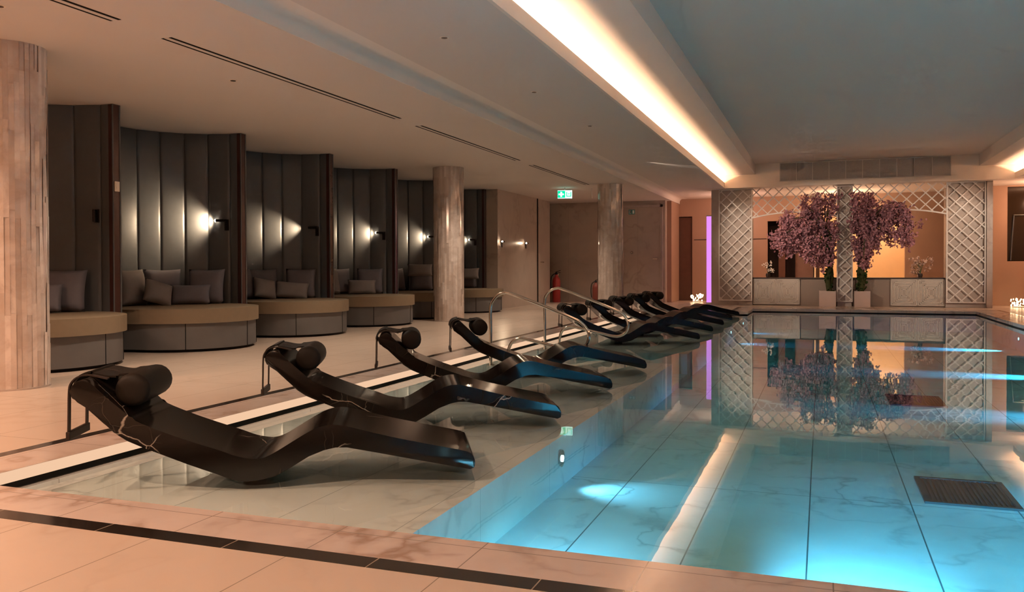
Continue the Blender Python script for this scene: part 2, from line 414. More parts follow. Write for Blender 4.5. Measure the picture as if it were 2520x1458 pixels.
# walls
bm = bmesh.new(); box(bm, -8.2, -7.78, -3.2, 16.62, 0, ZC); struct('wall_left', bm, 'wallmarble')
bm = bmesh.new(); box(bm, -8.2, -6.38, 16.62, 20.25, 0, ZC); struct('wall_left_marble', bm, 'wallmarble')
bm = bmesh.new(); box(bm, -8.2, -3.62, 20.95, 21.2, 0, ZC + .2); box(bm, -8.2, -7.2, 20.25, 20.95, 0, ZC); struct('wall_back_left', bm, 'wallmarble')
bm = bmesh.new(); box(bm, -8.2, 5.9, -3.4, -3.2, 0, ZM + .3); struct('wall_front', bm, 'wallmarble')
bm = bmesh.new(); box(bm, 5.7, 5.9, -3.2, 21.6, 0, ZM + .3); struct('wall_right', bm, 'wallmarble')
# back wall of the far room with dark doorway, dark opening and bright opening
bm = bmesh.new()
BY = 22.4
def wallx(x0, x1, z0, z1): box(bm, x0, x1, BY, BY + .2, z0, z1)
wallx(-4.3, -3.93, 0, ZM); wallx(-3.93, -3.17, 2.19, ZM); wallx(-3.17, -1.29, 0, ZM); wallx(-1.29, -0.17, 2.03, ZM)
wallx(-0.17, 1.88, 2.10, ZM); wallx(1.88, 5.9, 0, ZM)
box(bm, -3.62, -3.51, 21.2, BY, 0, ZC)
struct('wall_back', bm, 'brownwall')
bm = bmesh.new()
box(bm, -3.12, -1.31, BY - .012, BY + .01, 1.575, 1.592); struct('trim_6', bm, 'darkwood')
bm = bmesh.new()               # closed dark space behind the doorways
box(bm, -4.3, -0.05, 23.4, 23.6, 0, ZM); box(bm, -4.3, -4.2, BY + .2, 23.4, 0, ZM); box(bm, -0.25, -0.17, BY + .2, 23.4, 0, ZM); box(bm, -4.3, -.17, BY + .2, 23.5, ZM, ZM + .1); box(bm, -4.3, -.17, BY, 23.5, -.1, 0.0)
struct('wall_corridor', bm, 'darkwood')
bm = bmesh.new()               # bright room
box(bm, -0.17, 3.0, 24.2, 24.4, 0, ZM); box(bm, 2.9, 3.0, BY + .2, 24.2, 0, ZM); box(bm, -0.17, -0.14, BY + .2, 24.2, 0, ZM); box(bm, -.17, 3.0, BY + .2, 24.3, ZM, ZM + .1); box(bm, -.17, 3.0, BY, 24.3, -.1, 0.001)
struct('wall_bright_room', bm, 'creamroom')
bm = bmesh.new(); box(bm, -3.72, -3.19, BY + .06, BY + .10, 0.0, 2.17); o = obj('door_1', bm, 'brownwood'); o['kind'] = 'structure'
bm = bmesh.new(); box(bm, -1.02, -0.86, BY + .03, BY + .10, 0, 2.02); box(bm, -.62, -.20, BY + .12, BY + .16, 0, 2.02); o = obj('door_2', bm, 'brownwood'); o['kind'] = 'structure'
# right wall behind the far end, with a smoked window
bm = bmesh.new()
box(bm, 3.2, 3.84, 21.3, 21.5, 0, ZM); box(bm, 3.84, 5.9, 21.3, 21.5, 0, 0.98); box(bm, 3.84, 5.9, 21.3, 21.5, 2.62, ZM); box(bm, 5.4, 5.9, 21.3, 21.5, .98, 2.62)
struct('wall_back_right', bm, 'brownwall')
w = bmesh.new(); box(w, 3.84, 5.4, 21.40, 21.42, .98, 2.62); o = obj('window_1', w, 'glassdark'); o['kind'] = 'structure'
w = bmesh.new()
bar(w, (3.92, 21.37, 1.0), (3.98, 21.37, 2.0), .02, .02, (0, 1, 0)); bar(w, (3.97, 21.37, 2.0), (5.3, 21.37, 2.0), .02, .02, (0, 1, 0)); bar(w, (5.3, 21.37, 1.0), (5.3, 21.37, 2.0), .02, .02, (0, 1, 0))
fo = obj('window_frame', w, 'chrome', o)

# marble door with trim in the left and back walls
bm = bmesh.new(); box(bm, -6.376, -6.366, 19.30, 20.2, 0.01, 2.32, ); o = obj('door_3', bm, 'wallmarble'); o['kind'] = 'structure'
h = bmesh.new(); tube(h, [(-6.365, 19.45, 1.0), (-6.32, 19.45, 1.0), (-6.32, 19.57, 1.0)], .011, 8); obj('door_handle', h, 'chrome', o, smooth=0.8)
bm = bmesh.new(); box(bm, -6.378, -6.362, 19.24, 19.275, 0, ZC - .002); struct('trim_7', bm, 'slot')
bm = bmesh.new(); box(bm, -4.66, -3.74, 20.93, 20.95, 0.01, 2.36); o = obj('door_4', bm, 'wallmarble'); o['kind'] = 'structure'
h = bmesh.new(); tube(h, [(-3.80, 20.93, 1.08), (-3.80, 20.87, 1.08), (-3.92, 20.87, 1.08)], .013, 8); obj('door_handle', h, 'chrome', o, smooth=0.8)
bm = bmesh.new(); box(bm, -3.74, -3.68, 20.91, 20.96, 0, 2.42); box(bm, -4.72, -4.66, 20.91, 20.96, 0, 2.42); box(bm, -4.72, -3.68, 20.91, 20.96, 2.36, 2.42); struct('trim_8', bm, 'tanmarble')

# ------------------------------------------------------------------ end wall behind the water: bulkhead, vent, trellis wall
bm = bmesh.new(); box(bm, -2.46, 4.07, RY1 - .012, RY1 + .05, ZM - .003, ZU + .02); struct('wall_bulkhead', bm, 'plaster_lit')
t = thing('air_vent', 'wide grey ventilation grille high on the end bulkhead over the pool', 'vent', (0.817, RY1 - .012, 2.955))
bm = bmesh.new(); box(bm, -1.673, 1.673, -.012, -.002, -.205, .205); obj('mesh_panel', bm, 'greyvent', t)
for k in range(1, 10):
    bm = bmesh.new(); x = -1.673 + k * .3346; box(bm, x - .006, x + .006, -.020, -.010, -.19, .19); obj('divider', bm, 'greyslat', t)
bm = bmesh.new()
for a in ((-1.69, 1.69, -.205, -.19), (-1.69, 1.69, .19, .205), (-1.69, -1.673, -.205, .205), (1.673, 1.69, -.205, .205)): box(bm, a[0], a[1], -.024, -.002, a[2], a[3])
obj('frame', bm, 'greyslat', t)

TY = 20.0                      # lattice plane
bm = bmesh.new()               # piers behind the lattice, low wall, central pier
box(bm, -2.40, -1.48, TY + .06, TY + .35, 0, ZM); box(bm, 2.47, 3.335, TY + .06, TY + .35, 0, ZM)
box(bm, .33, .62, TY + .05, TY + .25, 0, ZM)
box(bm, 3.225, 3.335, TY - .04, TY + .06, 0, ZM)
struct('wall_trellis', bm, 'tanmarble')
bm = bmesh.new()
box(bm, -1.48, .33, TY + .12, TY + .30, 0, .605); box(bm, .62, 2.47, TY + .12, TY + .30, 0, .605)
struct('wall_low', bm, 'greywall')
bm = bmesh.new()
box(bm, -1.48, .33, TY + .08, TY + .36, .605, .632); box(bm, .62, 2.47, TY + .08, TY + .36, .605, .632)
struct('trim_9', bm, 'darkwood')

def clip_seg(p, q, inside):
    """keep the run of the segment p-q that is inside; sampled"""
    N = 60; run = []; best = None
    for i in range(N + 1):
        t_ = i / N; c = (p[0] + (q[0] - p[0]) * t_, p[1] + (q[1] - p[1]) * t_)
        if inside(*c):
            run.append(c)
        else:
            if len(run) > 1 and (best is None or len(run) > len(best)): best = run
            run = []
    if len(run) > 1 and (best is None or len(run) > len(best)): best = run
    return (best[0], best[-1]) if best else None
def lattice(bm, x0, x1, z0, z1, pitch, inside, w=.023, y=0.0):
    """diagonal slats in the xz plane"""
    span = (x1 - x0) + (z1 - z0)
    k = -int(span / pitch) - 2
    while k * pitch < span:
        for s in (1, -1):
            if s == 1: p, q = (x0 + k * pitch, z0), (x0 + k * pitch + (z1 - z0), z1)
            else: p, q = (x0 + k * pitch + (z1 - z0), z0), (x0 + k * pitch, z1)
            sg = clip_seg(p, q, inside)
            if sg: bar(bm, (sg[0][0], y + (.004 if s > 0 else -.004), sg[0][1]), (sg[1][0], y + (.004 if s > 0 else -.004), sg[1][1]), w, .012, (0, 1, 0))
        k += 1
def lat_panel(x0, x1, z0, z1, label):
    cx = (x0 + x1) / 2
    t = thing('lattice_screen', label, 'trellis', (cx, TY, z0), 0, None)
    hw = (x1 - x0) / 2; hh = z1 - z0
    bm = bmesh.new(); lattice(bm, -hw, hw, 0, hh, .245, lambda x, z: -hw <= x <= hw and 0 <= z <= hh)
    obj('diagonal_slats', bm, 'white', t)
    bm = bmesh.new()
    box(bm, -hw, -hw + .022, -.018, .018, 0, hh); box(bm, hw - .022, hw, -.018, .018, 0, hh)
    box(bm, -hw + .022, hw - .022, -.018, .018, 0, .022); box(bm, -hw + .022, hw - .022, -.018, .018, hh - .022, hh)
    obj('frame', bm, 'white', t)
    return t
lat_panel(-2.225, -1.482, .10, ZM, 'tall white diamond lattice panel beside the violet light column')
lat_panel(.312, .640, .10, ZM, 'narrow white diamond lattice panel between the two blossom trees')
lat_panel(2.474, 3.212, .10, ZM, 'wide white diamond lattice panel at the right end of the trellis wall')
def arch_panel(x0, x1, label):
    cx = (x0 + x1) / 2; hw = (x1 - x0) / 2; zb, rise = 1.985, .11
    az = lambda x: zb + rise * (1 - (x / hw) ** 2)
    t = thing('lattice_arch', label, 'trellis', (cx, TY, 0), 0, None)
    bm = bmesh.new(); lattice(bm, -hw, hw, zb, ZM, .245, lambda x, z: -hw <= x <= hw and az(x) <= z <= ZM)
    obj('diagonal_slats', bm, 'white', t)
    bm = bmesh.new(); N = 24
    for i in range(N):
        xa, xb = -hw + 2 * hw * i / N, -hw + 2 * hw * (i + 1) / N
        bar(bm, (xa, 0, az(xa)), (xb, 0, az(xb)), .03, .03, (0, 1, 0))
    obj('arch_rail', bm, 'white', t)
    return t
arch_panel(-1.482, .312, 'white lattice arch spanning the left opening above the blossoms')
arch_panel(.640, 2.474, 'white lattice arch spanning the right opening above the blossoms')

def key_panel(x0, x1, label):
    t = thing('greek_key_panel', label, 'wall panel', ((x0 + x1) / 2, TY + .10, 0), 0)
    hw = (x1 - x0) / 2
    bm = bmesh.new(); box(bm, -hw, hw, -.012, .0195, .02, .60); obj('ground', bm, 'keywall', t)
    bm = bmesh.new(); nx = 2; cw = 2 * hw / nx; z0, z1 = .02, .60
    for i in range(nx):
        for k in range(9):
            d = .010 + k * .030
            a0, a1, b0, b1 = -hw + i * cw + d, -hw + (i + 1) * cw - d, z0 + d, z1 - d
            if a1 - a0 < .03 or b1 - b0 < .03: continue
            wd = .0115
            g = (a1 - a0) * .22 if k % 2 else 0
            for a in ((a0, a1 - g, b0, b0 + wd), (a0 + g, a1, b1 - wd, b1), (a0, a0 + wd, b0, b1 - g * .7), (a1 - wd, a1, b0 + g * .7, b1)):
                box(bm, a[0], a[1], -.022, -.012, a[2], a[3])
    obj('key_pattern', bm, 'keyline', t)
    return t
key_panel(-1.475, -.455, 'pale greek key panel on the low wall left of the blossom trees')
key_panel(1.405, 2.465, 'pale greek key panel on the low wall right of the blossom trees')

# planters and blossom trees
def planter(x0, x1, label):
    t = thing('planter', label, 'planter', ((x0 + x1) / 2, TY - .12, 0))
    hw = (x1 - x0) / 2
    bm = bmesh.new()
    box(bm, -hw, hw, -hw, -hw + .02, 0, .34); box(bm, -hw, hw, hw - .02, hw, 0, .34); box(bm, -hw, -hw + .02, -hw + .02, hw - .02, 0, .34); box(bm, hw - .02, hw, -hw + .02, hw - .02, 0, .34); box(bm, -hw + .02, hw - .02, -hw + .02, hw - .02, 0, .03)
    obj('box', bm, 'whitebox', t)
    bm = bmesh.new(); box(bm, -hw + .02, hw - .02, -hw + .02, hw - .02, .28, .31); obj('soil', bm, 'moss', t)
    return t
planter(-.05, .295, 'square pale planter box under the left blossom tree')
planter(.668, .985, 'square pale planter box under the right blossom tree')

def petal(bm, p, s, rr):
    n = Vector((rr.uniform(-1, 1), rr.uniform(-1, 1), rr.uniform(-.6, 1))).normalized()
    a = n.orthogonal().normalized(); a.rotate(Matrix.Rotation(rr.uniform(0, 6.28), 3, n)); b = n.cross(a)
    c = bm.verts.new(p + n * s * .25)
    ring = [bm.verts.new(p + (a * math.cos(k * PI / 2.5) + b * math.sin(k * PI / 2.5)) * s) for k in range(5)]
    for k in range(5): bm.faces.new((c, ring[k], ring[(k + 1) % 5]))
def blossom_tree(label, base, lean, clusters, seed):
    rr = random.Random(seed)
    t = thing('blossom_tree', label, 'tree', base)
    B = Vector(base)
    trunk = [(0, 0, .30), (lean * .04, .01, .62), (-lean * .02, .0, 1.0), (lean * .05, -.02, 1.4), (lean * .10, 0, 1.75)]
    bm = bmesh.new(); tube(bm, smoothpath(trunk, 4), [.062 - .0016 * i for i in range(17)], 9)
    tube(bm, smoothpath([(lean * .03, .03, .3), (-lean * .05, .04, .7), (lean * .02, .03, 1.1), (-lean * .03, .02, 1.6)], 4), .032, 8)
    obj('trunk', bm, 'trunk', t, smooth=1.0)
    bm = bmesh.new()
    for i in range(120):
        z = rr.uniform(.33, 1.35); a = rr.uniform(0, 6.28); r = rr.uniform(.055, .10)
        petal(bm, Vector((lean * .02 + r * math.cos(a), r * math.sin(a), z)), rr.uniform(.02, .04), rr)
    obj('moss', bm, 'moss', t)['kind'] = 'stuff'
    bm = bmesh.new(); bb = bmesh.new()
    top = Vector((lean * .10, 0, 1.75))
    for (x0, x1, z0, z1, n) in clusters:
        for i in range(n):
            x = rr.uniform(x0, x1); z = rr.uniform(z0, z1); yy = rr.gauss(0, .13)
            q = Vector((x - B.x, yy, z))
            if rr.random() < .10: tube(bb, smoothpath([top + Vector((0, 0, -.1)), (top + q) / 2 + Vector((0, 0, .10)), q], 3), .008, 5)
            L = rr.uniform(.10, .32); m_ = int(12 + L * 70)
            for k in range(m_):
                u = rr.random(); w = .06 * (1 - .75 * u)
                petal(bm, q + Vector((rr.gauss(0, w), rr.gauss(0, w), -u * L)), rr.uniform(.018, .032), rr)
    obj('branch', bb, 'trunk', t)
    o = obj('blossom', bm, 'petal', t); o['kind'] = 'stuff'
    return t
blossom_tree('mauve blossom tree left of the narrow lattice panel', (.17, TY - .12, 0), -1, [
    (-1.10, -.55, 1.50, 1.75, 34), (-.85, .0, 1.75, 2.15, 80), (-.60, .32, 1.45, 2.0, 110), (-.45, .28, 1.15, 1.5, 60), (-.40, .36, 2.1, 2.50, 46), (-.9, -.5, 1.25, 1.5, 16), (-.1, .2, .95, 1.2, 12)], 3)
blossom_tree('mauve blossom tree right of the narrow lattice panel', (.80, TY - .12, 0), 1, [
    (.62, 1.35, 1.75, 2.15, 100), (.66, 1.15, 1.35, 1.85, 80), (.68, .98, 1.0, 1.4, 40), (1.2, 1.75, 1.85, 2.30, 60), (1.3, 1.8, 1.45, 1.85, 30), (.60, 1.1, 2.15, 2.50, 40), (1.4, 2.0, 1.5, 1.9, 10)], 5)
# pale star flower on the lattice
bm = bmesh.new()
for k in range(8):
    a = k * PI / 4; bar(bm, (0, -.02, 0), (.085 * math.cos(a), -.035, .085 * math.sin(a)), .045, .012, (0, 1, 0))
o = obj('star_flower', bm, 'petal_pale'); o.location = (-.155, TY - .02, 2.42)
tag(o, 'pale yellow star shaped flower hanging on the left lattice arch', 'flower')
# flowers on the counter
def orchid(name, label, x, petals, m, h, spread, seed):
    rr = random.Random(seed)
    t = thing(name, label, 'flowers', (x, TY + .22, .632))
    bm = bmesh.new(); lathe(bm, [(.035, 0), (.05, .04), (.045, .09), (.04, .09)], 12); obj('pot', bm, 'darkwood', t, smooth=0.8)
    bm = bmesh.new(); fl = bmesh.new()
    for k in range(petals):
        dx = rr.uniform(-spread, spread); z = rr.uniform(.08, h)
        if k % 3 == 0: tube(bm, smoothpath([(0, 0, .08), (dx * .4, 0, z * .7), (dx, rr.uniform(-.03, .03), z)], 4), .004, 5)
        for j in range(5): petal(fl, Vector((dx + rr.gauss(0, .018), rr.gauss(0, .03), z + rr.gauss(0, .018))), rr.uniform(.018, .032), rr)
    obj('stem', bm, 'leaf', t); obj('petals', fl, m, t)
    return t
orchid('orchid', 'white orchid standing on the low wall at the left opening', -1.15, 9, 'petal_white', .36, .13, 11)
orchid('flower_pot', 'dusty pink flowers standing on the low wall at the right opening', 2.0, 34, 'petal_pink', .42, .21, 12)

# violet light column, glowing ornaments
t = thing('light_column', 'slim glowing violet light column left of the lattice wall', 'lamp', (-2.44, 20.15, 0))
bm = bmesh.new(); box(bm, -.085, .085, -.06, .06, 0, .05); obj('base', bm, 'white', t)
bm = bmesh.new(); box(bm, -.075, .075, -.055, .055, .05, 2.05); obj('acrylic_tube', bm, 'neon', t)
bm = bmesh.new(); box(bm, -.085, .085, -.06, .06, 2.05, 2.075); obj('cap', bm, 'white', t)
def ornament(label, loc, seed, w=.15):
    rr = random.Random(seed)
    t = thing('glowing_ornament', label, 'lamp', loc)
    bm = bmesh.new(); lathe(bm, [(w * .8, 0), (w * .85, .015), (w * .3, .03)], 16); obj('dish', bm, 'white', t, smooth=0.8)
    bm = bmesh.new()
    for k in range(34):
        c = Vector((rr.uniform(-w, w), rr.uniform(-w * .6, w * .6), rr.uniform(.03, .19)))
        mt = Matrix.Translation(c) @ Matrix.Diagonal((1, 1, rr.uniform(.8, 1.9), 1))
        bmesh.ops.create_icosphere(bm, subdivisions=1, radius=rr.uniform(.012, .022), matrix=mt)
    obj('glowing_beads', bm, 'glow', t, smooth=3.2)['kind'] = 'stuff'
    return t
ornament('cluster of glowing beads on the floor left of the violet light column', (-2.93, 21.6, 0), 21)
ornament('cluster of glowing beads on the floor under the smoked window', (3.95, 20.6, 0), 22, .17)

# ------------------------------------------------------------------ columns
def column(label, x, y, top, seed, r=.25):
    rr = random.Random(seed)
    t = thing('column', label, 'column', (x, y, 0))
    bm = bmesh.new(); lay = bm.faces.layers.float.new('tint'); N = 44
    for k in range(N):
        z = -0.0 - rr.uniform(0, .3); a0, a1 = 2 * PI * k / N, 2 * PI * (k + 1) / N
        while z < top:
            z1 = z + rr.uniform(.22, .75); za, zb = max(z, 0), min(z1, top)
            if zb - za > 1e-3:
                j = [rr.gauss(0, .0020) for _ in range(3)]
                rs = (r + j[0], r + j[1], r + j[1] + j[2], r + j[0] + j[2])
                v = [bm.verts.new((rs[i] * math.cos(a), rs[i] * math.sin(a), zz)) for i, (a, zz) in enumerate(((a0, za), (a1, za), (a1, zb), (a0, zb)))]
                f = bm.faces.new(v); f[lay] = rr.random()
            z = z1
    me = bpy.data.meshes.new('mosaic_cladding'); bm.to_mesh(me); bm.free(); me.materials.append(M['mosaic'])
    o = bpy.data.objects.new('mosaic_cladding', me); link(o); o.parent = t
    bm = bmesh.new(); lathe(bm, [(r - .006, 0.001), (r - .006, top - .001)], 44); obj('core', bm, 'tanmarble', t)
    bm = bmesh.new(); lathe(bm, [(r + .006, 0), (r + .006, .012), (r - .004, .014)], 44); obj('base_ring', bm, 'tanmarble', t, smooth=0.8)
    return t
column('nearest round marble mosaic column, cut by the left edge of the photo', -5.66, 4.65, ZC, 31)
column('round marble mosaic column standing in front of the far daybeds', -5.77, 12.78, ZC, 32)
column('round marble mosaic column furthest along the deck, behind the far loungers', -3.95, 16.55, ZC, 33)

# ------------------------------------------------------------------ daybed niches
def arc(cx, cy, r, a0, a1, n): return [(cx + r * math.cos(a0 + (a1 - a0) * i / n), cy + r * math.sin(a0 + (a1 - a0) * i / n)) for i in range(n + 1)]
D = math.radians
# niche coordinates relative to the end post foot (post at 0,0)
NC = (0.0, -0.985); NR = .955
def channel(bm, p, q, z0, z1, th=.055, bulge=.0035):
    """one padded panel between plan points p,q facing the niche centre"""
    p = Vector((p[0], p[1], 0)); q = Vector((q[0], q[1], 0)); d = (q - p); L = d.length; d.normalize()
    n = Vector((d.y, -d.x, 0))
    if n.dot(Vector((NC[0], NC[1], 0)) - p) < 0: n = -n
    prof = [(0.0, -th), (0.0, -.006), (.012, .003)] + [(L * u, bulge * math.sin(PI * u) + .004) for u in (.12, .3, .5, .7, .88)] + [(L - .012, .003), (L, -.006), (L, -th)]
    a = [bm.verts.new(p + d * s + n * h + Vector((0, 0, z0))) for s, h in prof]; b = [bm.verts.new(p + d * s + n * h + Vector((0, 0, z1))) for s, h in prof]
    m_ = len(prof)
    for i in range(m_): bm.faces.new((a[i], a[(i + 1) % m_], b[(i + 1) % m_], b[i]))
    bm.faces.new(a); bm.faces.new(b[::-1])
def make_screen(label, x, y):
    t = thing('booth_screen', label, 'screen', (x, y, 0), 0, 'curved padded booth screens')
    pts = [(-.955, -1.92), (-.955, -1.62), (-.955, -1.30), (-.955, -.985)] + arc(NC[0], NC[1], NR, PI, D(98), 5)[1:]
    pts.append((.0, -.035))
    for p, q in zip(pts, pts[1:]):
        bm = bmesh.new(); channel(bm, p, q, 0.0, ZC - .004); obj('padded_panel', bm, 'leather', t, smooth=0.7)
    bm = bmesh.new(); box(bm, -.02, .035, -.045, .045, 0, ZC - .004); obj('end_post', bm, 'postwood', t)
    bm = bmesh.new(); box(bm, .030, .040, .036, .052, 0, ZC - .004); box(bm, .030, .040, -.052, -.040, 0, ZC - .004); obj('edge_bead', bm, 'leather', t)
    return t
def make_daybed(label, x, y):
    """round seat; x,y = end post foot"""
    t = thing('daybed', label, 'daybed', (x, y, 0), 0, 'round daybeds in the booths')
    c = (-.05, -.90)
    def outline(r, inset):
        fr = arc(c[0], c[1], r, D(-92), D(62), 26)
        bk = [(.045, -.058 - inset), (-.03, -.06 - inset)] + arc(NC[0], NC[1], NR - .04 - inset, D(95), PI, 12) + [(-.905 + inset, -1.5), (-.905 + inset, -1.85 + inset)]
        return fr + bk
    bm = bmesh.new(); prism(bm, outline(.70, .03), 0.0, .035); obj('plinth', bm, 'plinth', t)
    bm = bmesh.new(); prism(bm, outline(.745, .0), .03, .300); obj('base', bm, 'seatbase', t, smooth=0.5)
    for a in (D(-50), D(8), D(38)):
        bm = bmesh.new(); x_, y_ = c[0] + .7455 * math.cos(a), c[1] + .7455 * math.sin(a); box(bm, x_ - .003, x_ + .003, y_ - .003, y_ + .003, .03, .30)
        obj('seam', bm, 'plinth', t)
    bm = bmesh.new(); a, b = prism(bm, outline(.775, -.0), .302, .452)
    eds = [e for e in bm.edges if abs(e.verts[0].co.z - e.verts[1].co.z) < 1e-5]
    bmesh.ops.bevel(bm, geom=eds, offset=.022, segments=3, affect='EDGES', profile=0.6, clamp_overlap=True)
    obj('cushion', bm, 'cushion', t, smooth=0.9)
    return t
FX, FY, FP = -6.66, 6.63, 1.98
ordn = ['nearest', 'second', 'third', 'fourth', 'fifth', 'sixth']
scr_lab = ['curved grey padded screen nearest the front, beside the big near column',
           'curved grey padded screen brightly lit, second along the left wall',
           'curved grey padded screen third along the left wall, behind the third daybed',
           'curved grey padded screen fourth along the left wall',
           'curved grey padded screen fifth along the left wall, just left of the middle column',
           'curved grey padded screen last in the row, just right of the middle column']
bed_lab = ['round tan topped daybed nearest the front, beside the big near column',
           'round tan topped daybed second from the front, under the lit screen',
           'round tan topped daybed third from the front',
           'round tan topped daybed fourth from the front',
           'round tan topped daybed half hidden behind the middle column',
           'round daybed last in the row, to the right of the middle column']
s0 = make_screen(scr_lab[0], FX, FY); b0 = make_daybed(bed_lab[0], FX, FY)
for k in range(1, 6):
    dup(s0, (FX, FY + FP * k, 0), 0, scr_lab[k]); dup(b0, (FX, FY + FP * k, 0), 0, bed_lab[k])
sw = thing('wall_switch', 'small white switch plate on the first dark booth post', 'switch', (FX + .036, FY, 1.70), 0)
bm = bmesh.new(); box(bm, 0, .008, -.03, .03, -.05, .05); obj('plate', bm, 'switch', sw); bm = bmesh.new(); box(bm, .008, .012, -.014, .014, -.022, .022); obj('rocker', bm, 'switch', sw)

# pillows
def pillow_mesh(w, h, th, N=12):
    bm = bmesh.new(); top = {}; bot = {}
    for i in range(N + 1):
        for j in range(N + 1):
            u, v = -1 + 2 * i / N, -1 + 2 * j / N
            pin = 1 - .07 * (1 - v * v) * abs(u) ** 3; pin2 = 1 - .07 * (1 - u * u) * abs(v) ** 3
            x, z = u * w / 2 * pin, v * h / 2 * pin2
            d = th / 2 * max(0.0, (1 - u ** 4) * (1 - v ** 4)) ** .55
            edge = i in (0, N) or j in (0, N)
            top[i, j] = bm.verts.new((x, -d, z)); bot[i, j] = top[i, j] if edge else bm.verts.new((x, d, z))
    for i in range(N):
        for j in range(N):
            bm.faces.new((top[i, j], top[i + 1, j], top[i + 1, j + 1], top[i, j + 1]))
            f = [bot[i, j], bot[i, j + 1], bot[i + 1, j + 1], bot[i + 1, j]]
            bm.faces.new(f)
    return bm
PM = {}
def pillow(kind, m, label, x, y, z, rz, tilt, roll=0.0, group='scatter cushions on the daybeds'):
    w, h, th = {'square': (.43, .43, .15), 'lumbar': (.46, .24, .13), 'small': (.34, .30, .13)}[kind]
    key = (kind, m)
    if key not in PM:
        o = obj('cushion', pillow_mesh(w, h, th), m, None, smooth=3.2); PM[key] = o.data
    else:
        o = bpy.data.objects.new('cushion', PM[key]); link(o)
    o.rotation_mode = 'XYZ'
    o.matrix_world = Matrix.Translation((x, y, z)) @ Matrix.Rotation(rz, 4, 'Z') @ Matrix.Rotation(tilt, 4, 'X') @ Matrix.Rotation(roll, 4, 'Y')
    tag(o, label, 'cushion', group); return o
SZ = .452
def niche_pillow(k, ang, rad, kind, m, label, tilt=-.22, roll=0.0, dz=None):
    """stand a cushion against the niche wall at angle ang (deg) about the niche centre"""
    a = D(ang); cx, cy = FX + NC[0], FY + FP * k + NC[1]
    h = {'square': .43, 'lumbar': .24, 'small': .30}[kind]
    x, y = cx + rad * math.cos(a), cy + rad * math.sin(a)
    return pillow(kind, m, label, x, y, SZ + (h / 2 * .97 if dz is None else dz), a - PI / 2, tilt, roll)
wh = ['the nearest daybed', 'the second daybed', 'the third daybed', 'the fourth daybed', 'the fifth daybed', 'the last daybed']
niche_pillow(0, 118, .80, 'square', 'velvet', 'large dark square cushion against the screen on the nearest daybed')
niche_pillow(0, 150, .82, 'square', 'velvet', 'large dark square cushion close to the near column on the nearest daybed')
niche_pillow(0, 128, .58, 'small', 'velvet', 'small creased dark cushion leaning in front on the nearest daybed', -.5)
niche_pillow(1, 148, .82, 'square', 'velvet', 'dark square cushion at the left of the pair against the lit screen')
niche_pillow(1, 114, .82, 'square', 'velvet', 'dark square cushion at the right of the pair against the lit screen')
niche_pillow(1, 179, .77, 'square', 'velvet2', 'paler square cushion standing at the left end of the second daybed')
niche_pillow(1, 162, .56, 'small', 'velvet2', 'small pale cushion tipped over on the second daybed', -.5, .35)
niche_pillow(1, 126, .63, 'lumbar', 'velvet', 'long dark lumbar cushion in front of the pair on the second daybed', -.25)
niche_pillow(2, 150, .82, 'square', 'velvet', 'dark square cushion at the left of the pair on the third daybed')
niche_pillow(2, 114, .82, 'square', 'velvet', 'dark square cushion at the right of the pair on the third daybed')
niche_pillow(2, 179, .77, 'square', 'velvet', 'square cushion at the far left end of the third daybed')
niche_pillow(2, 158, .60, 'small', 'velvet2', 'small tilted cushion at the left front of the third daybed', -.45, .2)
niche_pillow(2, 122, .62, 'lumbar', 'velvet2', 'long lumbar cushion sagging in front on the third daybed', -.3, .10)
niche_pillow(3, 150, .82, 'square', 'velvet', 'dark square cushion at the left of the pair on the fourth daybed')
niche_pillow(3, 114, .82, 'square', 'velvet', 'dark square cushion at the right of the pair on the fourth daybed')
niche_pillow(3, 172, .70, 'square', 'velvet2', 'pale square cushion at the left end of the fourth daybed')
niche_pillow(3, 124, .62, 'lumbar', 'velvet2', 'long lumbar cushion standing in front on the fourth daybed', -.22)
niche_pillow(4, 152, .82, 'square', 'velvet', 'dark square cushion at the left end of the fifth daybed')
niche_pillow(4, 116, .82, 'square', 'velvet', 'dark square cushion under the lumbar cushion on the fifth daybed')
niche_pillow(4, 118, .66, 'lumbar', 'velvet2', 'lumbar cushion laid against the top of a square one on the fifth daybed', -.3, 0, .38)
niche_pillow(5, 112, .80, 'square', 'velvet', 'dark square cushion on the last daybed beyond the middle column')
niche_pillow(5, 108, .62, 'lumbar', 'velvet2', 'lumbar cushion on the last daybed beyond the middle column', -.3, 0, .30)

